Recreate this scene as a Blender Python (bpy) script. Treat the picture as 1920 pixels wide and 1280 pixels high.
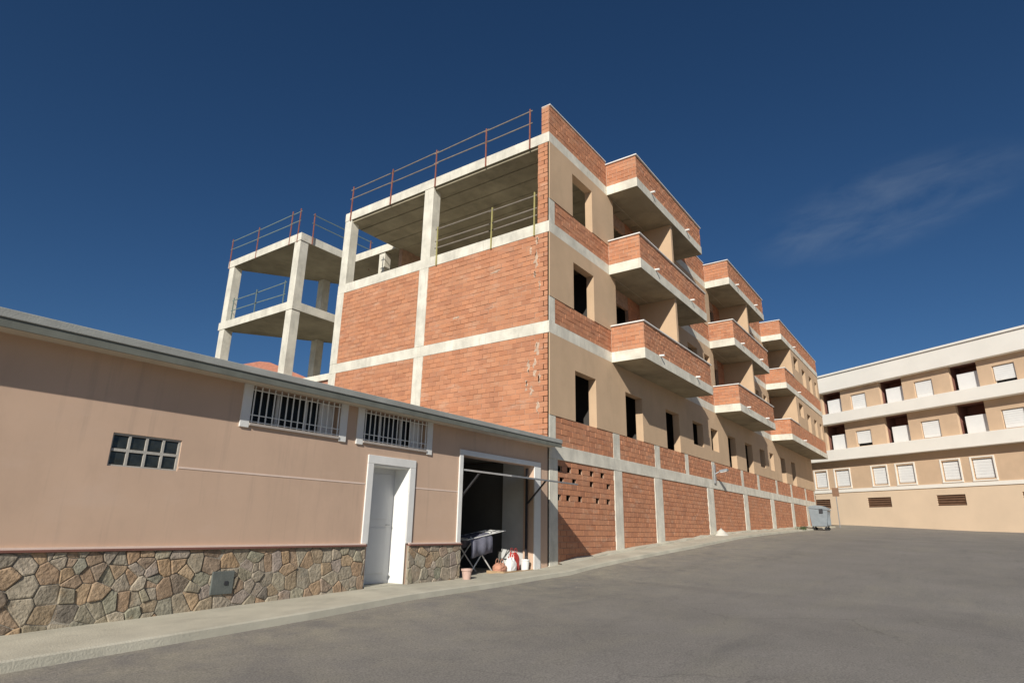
import bpy, math, random
from mathutils import Vector, Matrix
random.seed(7)
R = math.radians
for o in list(bpy.data.objects): bpy.data.objects.remove(o)
scene = bpy.context.scene
C = scene.collection

# ------------------------------------------------------------------ camera
# world: x runs up the street along the facades, y runs into the plots (left), z up, z=0 is eye level;
# the corner of the brick building is the origin
yaw, pitch, roll = 0.62319524, 0.29577833, 0.01844402
fpx = 1141.3
fw = Vector((math.cos(pitch)*math.cos(yaw), math.cos(pitch)*math.sin(yaw), math.sin(pitch)))
r0 = Vector((math.sin(yaw), -math.cos(yaw), 0)); u0 = r0.cross(fw)
ri = math.cos(roll)*r0 + math.sin(roll)*u0; up = -math.sin(roll)*r0 + math.cos(roll)*u0
CAM = Vector((-13.555, -8.5, 0.0))
cd = bpy.data.cameras.new('camera'); cam = bpy.data.objects.new('camera', cd); C.objects.link(cam)
cd.sensor_width = 36; cd.lens = 36*fpx/1920; cd.clip_start = .1; cd.clip_end = 5000
cam.matrix_world = Matrix(((ri.x, up.x, -fw.x, CAM.x), (ri.y, up.y, -fw.y, CAM.y), (ri.z, up.z, -fw.z, CAM.z), (0, 0, 0, 1)))
scene.camera = cam
scene.render.resolution_x, scene.render.resolution_y = 1024, 682

# ------------------------------------------------------------------ sky and sun
SUN = Vector((2.85, 1.17, -1.66)).normalized()      # direction the light travels
elev = math.asin(-SUN.z); rot = math.atan2(-SUN.x, -SUN.y)
world = bpy.data.worlds.new('World'); scene.world = world; world.use_nodes = True
nt = world.node_tree; nt.nodes.clear()
def wn(t, **k):
    n = nt.nodes.new(t)
    for a, b in k.items(): setattr(n, a, b)
    return n
out = wn('ShaderNodeOutputWorld'); bg = wn('ShaderNodeBackground'); sky = wn('ShaderNodeTexSky')
sky.sky_type = 'NISHITA'; sky.sun_disc = False; sky.sun_elevation = elev; sky.sun_rotation = rot
sky.altitude = 900; sky.air_density = .85; sky.dust_density = .9; sky.ozone_density = 4.5
bg.inputs['Strength'].default_value = 0.059
# thin cirrus: stretched noise gathered about one part of the sky
tc = wn('ShaderNodeTexCoord')
def pdir(x, y): return (fw+ri*((x-960)/fpx)-up*((y-640)/fpx)).normalized()
c0 = pdir(1650, 392); ax = (pdir(1750, 358)-c0); ax = (ax-c0*ax.dot(c0)).normalized(); bx = c0.cross(ax).normalized()
def wdot(v):
    n = wn('ShaderNodeVectorMath', operation='DOT_PRODUCT'); n.inputs[1].default_value = v; L(tc.outputs['Generated'], n.inputs[0]); return n.outputs['Value']
def wmath(op, a, b):
    n = wn('ShaderNodeMath', operation=op)
    for k, v in enumerate((a, b)):
        if isinstance(v, (int, float)): n.inputs[k].default_value = v
        else: L(v, n.inputs[k])
    return n.outputs[0]
L = nt.links.new
A, Bc, Cc = wdot(ax), wdot(bx), wdot(c0)
cmb = wn('ShaderNodeCombineXYZ'); L(wmath('MULTIPLY', A, 9.0), cmb.inputs[0]); L(wmath('MULTIPLY', Bc, 26.0), cmb.inputs[1])
noi = wn('ShaderNodeTexNoise'); noi.inputs['Scale'].default_value = 1.0; noi.inputs['Detail'].default_value = 8; noi.inputs['Roughness'].default_value = .58; noi.inputs['Distortion'].default_value = .35
L(cmb.outputs[0], noi.inputs['Vector'])
rmp = wn('ShaderNodeMapRange'); rmp.inputs['From Min'].default_value = .36; rmp.inputs['From Max'].default_value = .72; L(noi.outputs['Fac'], rmp.inputs['Value'])
# the bank of cirrus is longer than it is wide
rad = wmath('ADD', wmath('POWER', wmath('ABSOLUTE', wmath('MULTIPLY', A, 5.0), 0), 2), wmath('POWER', wmath('ABSOLUTE', wmath('MULTIPLY', Bc, 14.0), 0), 2))
r2 = wn('ShaderNodeMapRange', interpolation_type='SMOOTHERSTEP'); r2.inputs['From Min'].default_value = 1.0; r2.inputs['From Max'].default_value = 0.0; L(rad, r2.inputs['Value'])
frt = wmath('GREATER_THAN', Cc, 0.0)
mul2 = wn('ShaderNodeMath', operation='MULTIPLY'); mul2.inputs[1].default_value = .15
L(wmath('MULTIPLY', wmath('MULTIPLY', rmp.outputs[0], r2.outputs[0]), frt), mul2.inputs[0])
mixc = wn('ShaderNodeMix', data_type='RGBA'); mixc.inputs['B'].default_value = (6.2, 7.2, 8.2, 1)
sat = wn('ShaderNodeHueSaturation'); sat.inputs['Saturation'].default_value = 1.14
L(sky.outputs[0], sat.inputs['Color'])
L(mul2.outputs[0], mixc.inputs['Factor']); L(sat.outputs[0], mixc.inputs['A'])
L(mixc.outputs['Result'], bg.inputs['Color']); L(bg.outputs[0], out.inputs[0])
sl = bpy.data.lights.new('sun', 'SUN'); sl.energy = 5.0; sl.angle = R(.5); sl.color = (1, .95, .86)
so = bpy.data.objects.new('sun', sl); C.objects.link(so); so.rotation_euler = SUN.to_track_quat('-Z', 'Y').to_euler(); so.location = (-20, -10, 30)
scene.view_settings.view_transform = 'Standard'; scene.view_settings.look = 'None'
scene.view_settings.exposure = 0.0; scene.view_settings.gamma = 1; scene.view_settings.use_curve_mapping = False

# ------------------------------------------------------------------ materials
MATS = {}
def mat(name, col, var=.18, scale=2.5, rough=.9, bump=.25, bscale=60, stain=None, rnd=0, metal=0, streak=False, spec=.3, smear=None):
    m = bpy.data.materials.new(name); m.use_nodes = True; t = m.node_tree; N = t.nodes; K = t.links.new
    b = N['Principled BSDF']; b.inputs['Roughness'].default_value = rough; b.inputs['Metallic'].default_value = metal
    b.inputs['Specular IOR Level'].default_value = spec
    g = N.new('ShaderNodeNewGeometry'); pos = g.outputs['Position']
    n1 = N.new('ShaderNodeTexNoise'); n1.inputs['Scale'].default_value = scale; n1.inputs['Detail'].default_value = 6; n1.inputs['Roughness'].default_value = .6
    if streak:
        mp = N.new('ShaderNodeMapping'); mp.inputs['Scale'].default_value = (2.2, 2.2, .35); K(pos, mp.inputs['Vector']); K(mp.outputs[0], n1.inputs['Vector'])
    else: K(pos, n1.inputs['Vector'])
    mr = N.new('ShaderNodeMapRange'); mr.inputs['From Min'].default_value = .3; mr.inputs['From Max'].default_value = .7
    mr.inputs['To Min'].default_value = 1-var; mr.inputs['To Max'].default_value = 1+var
    K(n1.outputs['Fac'], mr.inputs['Value'])
    hs = N.new('ShaderNodeHueSaturation'); hs.inputs['Color'].default_value = (*col, 1); K(mr.outputs[0], hs.inputs['Value'])
    c = hs.outputs['Color']
    if rnd:
        oi = N.new('ShaderNodeObjectInfo'); ad = N.new('ShaderNodeMath'); ad.operation = 'ADD'
        K(oi.outputs['Random'], ad.inputs[0]); K(g.outputs['Random Per Island'], ad.inputs[1])
        fr = N.new('ShaderNodeMath'); fr.operation = 'FRACT'; K(ad.outputs[0], fr.inputs[0])
        rp = N.new('ShaderNodeValToRGB'); rp.color_ramp.interpolation = 'LINEAR'
        els = rnd; rp.color_ramp.elements[0].color = (*els[0], 1); rp.color_ramp.elements[1].color = (*els[-1], 1)
        for i, e in enumerate(els[1:-1]): rp.color_ramp.elements.new((i+1)/(len(els)-1)).color = (*e, 1)
        K(fr.outputs[0], rp.inputs['Fac'])
        mm = N.new('ShaderNodeMix'); mm.data_type = 'RGBA'; mm.blend_type = 'MULTIPLY'; mm.inputs['Factor'].default_value = 1
        K(c, mm.inputs['A']); K(rp.outputs[0], mm.inputs['B']); c = mm.outputs['Result']
    for st in ([stain] if stain else []) + (smear or []):
        scol, ssc, lo, hi, amt = st[:5]
        n2 = N.new('ShaderNodeTexNoise'); n2.inputs['Scale'].default_value = 1; n2.inputs['Detail'].default_value = 8; n2.inputs['Roughness'].default_value = .68
        mp2 = N.new('ShaderNodeMapping'); mp2.inputs['Scale'].default_value = ssc; mp2.inputs['Location'].default_value = (st[5] if len(st) > 5 else 3.3,)*3
        K(pos, mp2.inputs['Vector']); K(mp2.outputs[0], n2.inputs['Vector'])
        m2 = N.new('ShaderNodeMapRange'); m2.inputs['From Min'].default_value = lo; m2.inputs['From Max'].default_value = hi; m2.inputs['To Max'].default_value = amt
        K(n2.outputs['Fac'], m2.inputs['Value'])
        mm = N.new('ShaderNodeMix'); mm.data_type = 'RGBA'; K(m2.outputs[0], mm.inputs['Factor']); K(c, mm.inputs['A']); mm.inputs['B'].default_value = (*scol, 1); c = mm.outputs['Result']
    K(c, b.inputs['Base Color'])
    if bump:
        n3 = N.new('ShaderNodeTexNoise'); n3.inputs['Scale'].default_value = bscale; n3.inputs['Detail'].default_value = 5; K(pos, n3.inputs['Vector'])
        bp = N.new('ShaderNodeBump'); bp.inputs['Strength'].default_value = bump; bp.inputs['Distance'].default_value = .02
        K(n3.outputs['Fac'], bp.inputs['Height']); K(bp.outputs[0], b.inputs['Normal'])
    MATS[name] = m
    return m
BR = [(.86, .83, .83), (1.0, 1.0, 1.0), (1.08, 1.06, 1.0), (.92, .86, .82), (1.03, 1.09, 1.10), (1.07, 1.03, .98)]
mat('brick', (.49, .226, .128), .10, 1.3, .92, .4, 90, rnd=BR, smear=[((.58, .44, .33), (1.6, 1.6, 5.0), .55, .75, .5), ((.36, .17, .11), (.7, .7, 1.1), .62, .85, .35, 9.1)])
mat('mortar', (.47, .30, .21), .2, 6, .95, .5, 70)
mat('mortar_pale', (.52, .38, .28), .2, 7, .95, .5, 60)
mat('concrete', (.67, .635, .54), .20, 1.6, .88, .35, 45, stain=((.36, .35, .30), (1.5, 1.5, .9), .53, .78, .6), smear=[((.38, .36, .30), (8, 8, .9), .53, .75, .6, 5), ((.40, .33, .24), (3, 3, 1.2), .62, .82, .5, 21)])
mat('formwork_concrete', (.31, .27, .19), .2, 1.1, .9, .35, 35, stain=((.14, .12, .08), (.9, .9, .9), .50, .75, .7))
mat('render_beige', (.545, .388, .252), .08, .8, .93, .12, 160, stain=((.40, .295, .195), (1.6, 1.6, .5), .55, .8, .5))
mat('render_pink', (.585, .412, .300), .07, .7, .93, .1, 190, stain=((.47, .33, .245), (1.1, 1.1, .5), .50, .75, .6), smear=[((.37, .27, .21), (5.5, 5.5, .30), .54, .80, .6, 4), ((.62, .46, .36), (.6, .6, 1.6), .55, .75, .5, 14)])
mat('trim_white', (.74, .73, .70), .06, 3, .7, .12, 50, stain=((.5, .49, .45), (3, 3, .8), .6, .8, .5))
mat('sill_tile', (.42, .37, .33), .1, 5, .6, .1)
mat('bead', (.78, .62, .52), .06, 3, .8, .1)
mat('paint_white', (.80, .80, .77), .04, 2, .6, .08, 40)
mat('door_grey', (.56, .56, .56), .05, 2, .5, .08, 40, streak=True)
mat('roof_sheet', (.34, .345, .32), .16, 2, .8, .25, 50, stain=((.2, .2, .18), (1.2, 4, 4), .5, .75, .6))
mat('gutter', (.16, .165, .14), .2, 3, .6, .2)
mat('metal_dark', (.05, .05, .055), .2, 6, .5, .1, metal=.3)
mat('metal_grey', (.35, .36, .37), .12, 6, .45, .08, metal=.6)
mat('grille_white', (.78, .78, .75), .1, 8, .55, .05)
mat('glass', (.012, .013, .013), .1, 3, .25, 0, spec=.22)
mat('glass_block', (.028, .032, .030), .5, 9, .15, .3, 12, spec=.6)
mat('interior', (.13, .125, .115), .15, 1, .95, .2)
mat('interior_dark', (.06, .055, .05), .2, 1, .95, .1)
mat('stone', (.33, .29, .235), .32, 9, .9, .9, 26, rnd=[(1.05, .98, .92), (.80, .86, .82), (1.20, .94, .70), (.92, .86, .90), (1.18, 1.15, 1.05), (.58, .57, .58), (1.15, .88, .68), (.84, .92, .84), (1.0, .95, .86)],
    stain=((.36, .24, .14), (3.4, 3.4, 3.4), .56, .75, .6), smear=[((.17, .16, .15), (5, 5, 5), .58, .78, .6, 8)])
mat('stone_joint', (.36, .32, .26), .2, 8, .95, .5)
mat('pavement', (.49, .46, .37), .14, 1.4, .92, .35, 50, stain=((.29, .27, .22), (.9, 1.6, 1), .52, .75, .6))
mat('kerb', (.42, .40, .34), .15, 1.4, .92, .35, 50, stain=((.24, .225, .19), (.9, 1.6, 1), .52, .75, .6))
mat('asphalt', (.220, .204, .184), .12, .55, .93, .5, 120, stain=((.27, .25, .20), (.35, .9, 1), .50, .72, .55), smear=[((.13, .125, .12), (.22, 1.2, 1), .56, .76, .55, 7)])
def asphalt_wear(m):
    t = m.node_tree; N = t.nodes; K = t.links.new; b = N['Principled BSDF']; src = b.inputs['Base Color'].links[0].from_socket
    g = N.new('ShaderNodeNewGeometry'); nz = N.new('ShaderNodeTexNoise'); nz.inputs['Scale'].default_value = 1.1; nz.inputs['Detail'].default_value = 6; K(g.outputs['Position'], nz.inputs['Vector'])
    ad = N.new('ShaderNodeMix'); ad.data_type = 'VECTOR'; ad.inputs['Factor'].default_value = .45; K(g.outputs['Position'], ad.inputs['A']); K(nz.outputs['Color'], ad.inputs['B'])
    vo = N.new('ShaderNodeTexVoronoi'); vo.feature = 'DISTANCE_TO_EDGE'; vo.inputs['Scale'].default_value = .8; K(ad.outputs['Result'], vo.inputs['Vector'])
    mr = N.new('ShaderNodeMapRange'); mr.inputs['From Min'].default_value = 0; mr.inputs['From Max'].default_value = .012; mr.inputs['To Min'].default_value = .28; mr.inputs['To Max'].default_value = 0; K(vo.outputs['Distance'], mr.inputs['Value'])
    n2 = N.new('ShaderNodeTexNoise'); n2.inputs['Scale'].default_value = .35; K(g.outputs['Position'], n2.inputs['Vector'])
    m2 = N.new('ShaderNodeMapRange'); m2.inputs['From Min'].default_value = .5; m2.inputs['From Max'].default_value = .62; K(n2.outputs['Fac'], m2.inputs['Value'])
    mu = N.new('ShaderNodeMath'); mu.operation = 'MULTIPLY'; K(mr.outputs[0], mu.inputs[0]); K(m2.outputs[0], mu.inputs[1])
    mx = N.new('ShaderNodeMix'); mx.data_type = 'RGBA'; mx.inputs['B'].default_value = (.06, .055, .05, 1); K(mu.outputs[0], mx.inputs['Factor']); K(src, mx.inputs['A'])
    sp = N.new('ShaderNodeSeparateXYZ'); K(g.outputs['Position'], sp.inputs[0])
    md = N.new('ShaderNodeMapRange'); md.inputs['From Min'].default_value = -5.2; md.inputs['From Max'].default_value = -1.0; K(sp.outputs['Y'], md.inputs['Value'])
    n3 = N.new('ShaderNodeTexNoise'); n3.inputs['Scale'].default_value = 1.7; n3.inputs['Detail'].default_value = 8; n3.inputs['Roughness'].default_value = .7; K(g.outputs['Position'], n3.inputs['Vector'])
    m3 = N.new('ShaderNodeMapRange'); m3.inputs['From Min'].default_value = .38; m3.inputs['From Max'].default_value = .66; K(n3.outputs['Fac'], m3.inputs['Value'])
    mv = N.new('ShaderNodeMath'); mv.operation = 'MULTIPLY'; K(md.outputs[0], mv.inputs[0]); K(m3.outputs[0], mv.inputs[1])
    my = N.new('ShaderNodeMix'); my.data_type = 'RGBA'; my.inputs['B'].default_value = (.33, .30, .235, 1); K(mv.outputs[0], my.inputs['Factor']); K(mx.outputs['Result'], my.inputs['A'])
    n4 = N.new('ShaderNodeTexNoise'); n4.inputs['Scale'].default_value = 55; n4.inputs['Detail'].default_value = 3; K(g.outputs['Position'], n4.inputs['Vector'])
    m4 = N.new('ShaderNodeMapRange'); m4.inputs['From Min'].default_value = .3; m4.inputs['From Max'].default_value = .7; m4.inputs['To Min'].default_value = .72; m4.inputs['To Max'].default_value = 1.28; K(n4.outputs['Fac'], m4.inputs['Value'])
    hs = N.new('ShaderNodeHueSaturation'); K(m4.outputs[0], hs.inputs['Value']); K(my.outputs['Result'], hs.inputs['Color'])
    K(hs.outputs['Color'], b.inputs['Base Color'])
asphalt_wear(MATS['asphalt'])
mat('earth', (.075, .066, .045), .25, .3, .95, .4, 12)
mat('rail_rust', (.27, .10, .07), .25, 9, .7, .1)
mat('rail_wood', (.20, .17, .14), .2, 7, .85, .1)
mat('rail_yellow', (.36, .32, .13), .15, 7, .6, .1)
mat('rail_green', (.16, .21, .20), .15, 7, .6, .1)
mat('cream', (.86, .82, .74), .04, .6, .85, .1, 60)
mat('ochre_wall', (.61, .44, .295), .08, .8, .9, .15, 60)
mat('sand_wall', (.72, .56, .40), .05, .5, .9, .15, 60)
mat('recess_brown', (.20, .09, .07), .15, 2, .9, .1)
mat('shutter_white', (.80, .80, .78), .03, 2, .5, .05)
mat('brown_metal', (.20, .115, .07), .15, 4, .6, .1)
mat('bin_grey', (.23, .26, .28), .1, 4, .5, .1)
mat('hatch_grey', (.12, .13, .12), .2, 6, .7, .2)
mat('block_joint', (.42, .40, .36), .12, 6, .9, .2)
mat('grit', (.28, .25, .20), .3, 30, .95, .2)
mat('pier_pale', (.55, .55, .53), .1, 2, .9, .1)
mat('rubber', (.02, .02, .02), .1, 4, .7, .1)
mat('terracotta', (.50, .25, .17), .15, 4, .85, .2)
mat('roof_tile', (.52, .22, .14), .2, 3, .85, .4, 30)
mat('pot', (.55, .38, .32), .1, 8, .8, .2)
mat('cloth_dark', (.15, .15, .19), .2, 6, .95, .2)
mat('red_plastic', (.45, .05, .04), .15, 9, .5, .15)
mat('white_plastic', (.80, .79, .76), .06, 9, .5, .15)
mat('tan_card', (.42, .29, .17), .12, 9, .9, .2)
mat('white_sand', (.60, .57, .50), .1, 5, .95, .5, 40)
mat('leaf', (.06, .09, .03), .35, 20, .8, 0)
mat('skirt_plaster', (.56, .50, .41), .08, 1.5, .9, .2)

# ------------------------------------------------------------------ mesh helpers
class MB:
    def __init__(s): s.v = []; s.f = []
    def add(s, vs, fs):
        n = len(s.v); s.v += [tuple(p) for p in vs]; s.f += [tuple(i+n for i in f) for f in fs]; return s
    def box(s, x0, x1, y0, y1, z0, z1):
        return s.add([(x0,y0,z0),(x1,y0,z0),(x1,y1,z0),(x0,y1,z0),(x0,y0,z1),(x1,y0,z1),(x1,y1,z1),(x0,y1,z1)],
                     [(3,2,1,0),(4,5,6,7),(0,1,5,4),(1,2,6,5),(2,3,7,6),(3,0,4,7)])
    def obox(s, c, a, b, h):     # oriented box: centre and three half vectors
        c, a, b, h = map(Vector, (c, a, b, h)); P = []
        for k in (-1, 1):
            for i, j in ((-1,-1),(1,-1),(1,1),(-1,1)): P.append(c+a*i+b*j+h*k)
        return s.add(P, [(3,2,1,0),(4,5,6,7),(0,1,5,4),(1,2,6,5),(2,3,7,6),(3,0,4,7)])
    def prism(s, poly, z0, z1):
        n = len(poly); return s.add([(x,y,z0) for x,y in poly]+[(x,y,z1) for x,y in poly],
            [tuple(range(n-1,-1,-1)), tuple(range(n,2*n))]+[(i,(i+1)%n,n+(i+1)%n,n+i) for i in range(n)])
    def bar(s, p, q, w, h=None, n=4):
        p, q = Vector(p), Vector(q); d = (q-p).normalized(); h = h or w
        r = Vector((0,0,1)) if abs(d.z) < .9 else Vector((1,0,0)); a = d.cross(r).normalized(); b = a.cross(d)
        if n == 4: return s.obox((p+q)/2, a*w/2, (q-p)/2, b*h/2)
        P = [e+(a*math.cos(2*math.pi*i/n)+b*math.sin(2*math.pi*i/n))*w/2 for e in (p, q) for i in range(n)]
        return s.add(P, [tuple(range(n)), tuple(range(2*n-1,n-1,-1))]+[(i,n+i,n+(i+1)%n,(i+1)%n) for i in range(n)])
    def lathe(s, c, prof, n=16):
        c = Vector(c); P = [c+Vector((r*math.cos(2*math.pi*i/n), r*math.sin(2*math.pi*i/n), z)) for r, z in prof for i in range(n)]
        F = [(k*n+i, k*n+(i+1)%n, (k+1)*n+(i+1)%n, (k+1)*n+i) for k in range(len(prof)-1) for i in range(n)]
        return s.add(P, F+[tuple(range(n-1,-1,-1)), tuple((len(prof)-1)*n+i for i in range(n))])
    def wall(s, u0, u1, z0, z1, t0, t1, holes, fn):
        # wall in (u,z) with real openings, thickness t0..t1; fn(u,t,z) maps to xyz
        us = sorted({u0, u1, *[max(u0,min(u1,h[0])) for h in holes], *[max(u0,min(u1,h[1])) for h in holes]})
        zs = sorted({z0, z1, *[max(z0,min(z1,h[2])) for h in holes], *[max(z0,min(z1,h[3])) for h in holes]})
        nu, nz = len(us)-1, len(zs)-1
        def solid(i, j):
            if i < 0 or j < 0 or i >= nu or j >= nz: return False
            cu, cz = (us[i]+us[i+1])/2, (zs[j]+zs[j+1])/2
            return not any(h[0] < cu < h[1] and h[2] < cz < h[3] for h in holes)
        def q(*P): s.add([fn(*p) for p in P], [(0,1,2,3)])
        for i in range(nu):
            for j in range(nz):
                if not solid(i, j): continue
                a, b, c, d = us[i], us[i+1], zs[j], zs[j+1]
                q((a,t0,c),(b,t0,c),(b,t0,d),(a,t0,d)); q((a,t1,c),(a,t1,d),(b,t1,d),(b,t1,c))
                if not solid(i-1, j): q((a,t0,c),(a,t0,d),(a,t1,d),(a,t1,c))
                if not solid(i+1, j): q((b,t0,c),(b,t1,c),(b,t1,d),(b,t0,d))
                if not solid(i, j-1): q((a,t0,c),(a,t1,c),(b,t1,c),(b,t0,c))
                if not solid(i, j+1): q((a,t0,d),(b,t0,d),(b,t1,d),(a,t1,d))
        return s
    def build(s, name, m, parent=None, bevel=0, smooth=False, under=None, **props):
        me = bpy.data.meshes.new(name); me.from_pydata(s.v, [], s.f); me.materials.append(MATS[m]); me.update()
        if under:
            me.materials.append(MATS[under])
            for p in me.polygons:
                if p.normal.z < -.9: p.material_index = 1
        if smooth: me.polygons.foreach_set('use_smooth', [True]*len(me.polygons))
        o = bpy.data.objects.new(name, me); C.objects.link(o)
        if parent: attach(o, parent)
        if bevel:
            b = o.modifiers.new('bevel', 'BEVEL'); b.width = bevel; b.segments = 2; b.limit_method = 'ANGLE'
        for k, v in props.items(): o[k] = v
        return o
def wloc(o):
    p = Vector(o.location)
    while o.parent: o = o.parent; p = p+Vector(o.location)
    return p
def attach(o, parent):
    o.parent = parent; o.location = Vector(o.location)-wloc(parent)
def thing(name, label, cat, loc, group=None):
    o = bpy.data.objects.new(name, None); C.objects.link(o); o.location = loc; o.empty_display_size = .3
    o['label'] = label; o['category'] = cat
    if group: o['group'] = group
    return o
FX = lambda y: (lambda u, t, z: (u, y+t, z))     # facade plane: u = x, thickness into +y
FS = lambda x: (lambda u, t, z: (x+t, u, z))     # side plane: u = y, thickness into +x
def box(name, m, parent, *b, bevel=0, under=None, **p): return MB().box(*b).build(name, m, parent, bevel, under=under, **p)

# ------------------------------------------------------------------ ground, road, pavement
GX = [-120,-40,-14,-9.6,-6,-3.4,-.4,.5,2.2,3.9,7.4,12.6,17.7,30,36,45,70,120,250,900]
GZ = [-3.2,-1.9,-1.28,-1.16,-1.05,-1.02,-.95,-.88,-.76,-.66,-.47,-.19,-.03,.27,.45,.78,1.0,1.4,2.0,2.0]
def zg(x):
    for i in range(len(GX)-1):
        if x <= GX[i+1]: t = (x-GX[i])/(GX[i+1]-GX[i]); return GZ[i]+(GZ[i+1]-GZ[i])*max(0,t)
    return GZ[-1]
KERB = [(-40,-1.6),(-14,-1.5),(-8,-1.28),(-5.7,-1.08),(-1.6,-.85),(.7,-.80),(3.4,-.92),(7.3,-1.05),(13.7,-1.06),(23.5,-.95),(34,-1.0),(36.8,-1.0)]
def ky(x):
    for i in range(len(KERB)-1):
        if x <= KERB[i+1][0]: t = (x-KERB[i][0])/(KERB[i+1][0]-KERB[i][0]); return KERB[i][1]+(KERB[i+1][1]-KERB[i][1])*max(0,t)
    return KERB[-1][1]
def zroad(x, y): return zg(x)-.09-.022*min(8, max(0, -y-1))
def sheet(xs, ys, fz, name, m, **p):
    b = MB(); n = len(ys); b.v = [(x, y, fz(x, y)) for x in xs for y in ys]
    b.f = [(i*n+j, (i+1)*n+j, (i+1)*n+j+1, i*n+j+1) for i in range(len(xs)-1) for j in range(n-1)]
    return b.build(name, m, None, **p)
sheet([-900]+GX[:-1]+[900, 2500], [-2500,-400,-60,-9,-1,0,12,60,400,2500], lambda x, y: zroad(x, y)-.03, 'ground', 'earth', kind='structure')
xs = sorted({*[x for x in GX if -120 <= x <= 70], *[-14+i*2 for i in range(30)], 60, 70})
sheet(xs, [-30,-14,-9,-7,-5,-3,-1.6,-.4], lambda x, y: zroad(x, y), 'road', 'asphalt', kind='structure')
pb = MB(); px_ = sorted({*[x for x, _ in KERB], *[x for x in GX if -40 <= x <= 36.8]})
for i, x in enumerate(px_):
    y = ky(x); z = zg(x); j = .012*math.sin(x*7.3)
    pb.v += [(x, y-.02+j, zroad(x, y)-.05), (x, y+j, z-.015), (x, y+.03+j, z), (x, .12, z+.01)]
for i in range(len(px_)-1):
    for k in range(3): a = i*4+k; pb.f.append((a, a+4, a+5, a+1))
pb.build('pavement', 'pavement', None, kind='structure')

# ------------------------------------------------------------------ brick building
BB = thing('brick_building', 'unfinished red brick apartment block with concrete slabs and brick balconies', 'building', (18, 4.6, -.2))
LEN = 36.4; DEP = 9.35
BRICKS = MB()            # all brick courses not built one by one
CAND = []                # bricks of the gable that could be built one by one
CH, BL, JT = .151, .302, .014
def lay(u0, u1, z0, z1, fn, cand=None, holes=(), depth=.011, seed=0):
    rr = random.Random(seed); nrow = max(1, round((z1-z0)/CH)); ch = (z1-z0)/nrow
    for r in range(nrow):
        u = u0 - (BL/2 if r % 2 else 0) - rr.random()*.02; a = z0+r*ch+JT/2; b = z0+(r+1)*ch-JT/2
        while u < u1:
            p, q = max(u, u0+.004), min(u+BL-JT, u1-.004); u += BL
            if q-p < .04: continue
            m = (p+q)/2; mz = (a+b)/2
            if any(h[0] < m < h[1] and h[2] < mz < h[3] for h in holes): continue
            t = -depth-rr.uniform(-.006, .006); dz = rr.uniform(-.004, .004); p += rr.uniform(0, .006); q -= rr.uniform(0, .006)
            if cand is not None and q-p > BL-JT-.013: cand.append((p, a, t, fn)); continue
            brick_box(BRICKS, p, q, a+dz, b+dz, t, .003, fn)
def brick_box(mb, p, q, a, b, t, t1, fn):
    mb.add([fn(p,t,a), fn(q,t,a), fn(q,t,b), fn(p,t,b), fn(p,t1,a), fn(q,t1,a), fn(q,t1,b), fn(p,t1,b)],
           [(0,1,2,3), (0,4,5,1), (1,5,6,2), (2,6,7,3), (3,7,4,0)])
ZS = [(5.15, 5.5), (8.22, 8.58), (11.25, 11.6)]
# floor slabs and beam
for z0, z1 in ZS:
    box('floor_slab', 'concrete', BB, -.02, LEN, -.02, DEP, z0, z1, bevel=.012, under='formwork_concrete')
box('ring_beam', 'concrete', BB, 0, LEN, -.03, .3, 1.73, 2.1, bevel=.012)
box('ground_floor_slab', 'formwork_concrete', BB, .05, LEN-.05, .31, DEP-.05, 1.75, 2.08)
# gable (side) wall: mortar panels between concrete columns, bricks proud of them
SIDE_COL = [(4.72, 5.12), (8.98, 9.35)]
panels = []
for z0, z1 in ((-.9, 5.15), (5.5, 8.22)):
    for y0, y1 in ((0.0, 4.72), (5.12, 8.98)):
        p = MB().box(0, .22, y0+.001, y1-.001, z0, z1).build('brick_panel', 'mortar', BB); panels.append(p)
        lay(y0+.03, y1, max(z0, 2.2), z1, FS(0), CAND, seed=int(y0*10+z0*3))
        CAND[:] = [c if len(c) == 5 else c+(p,) for c in CAND]
for y0, y1 in SIDE_COL:
    for z0, z1 in ((-.9, 5.15), (5.5, 8.22)): box('column', 'concrete', BB, -.025, .25, y0, y1, z0, z1, bevel=.012)
box('column', 'concrete', BB, -.01, .36, 4.70, 5.12, 8.58, 11.25, bevel=.012)
box('column', 'concrete', BB, -.01, .36, 8.97, 9.34, 8.58, 11.25, bevel=.012)
box('brick_pier', 'mortar', BB, 0, .24, .0, .38, 8.58, 11.25); lay(.03, .38, 8.58, 11.25, FS(0), seed=5)
lay(0.0, .24, 8.58, 11.25, lambda u, t, z: (u, .38-t, z), seed=6)
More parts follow.
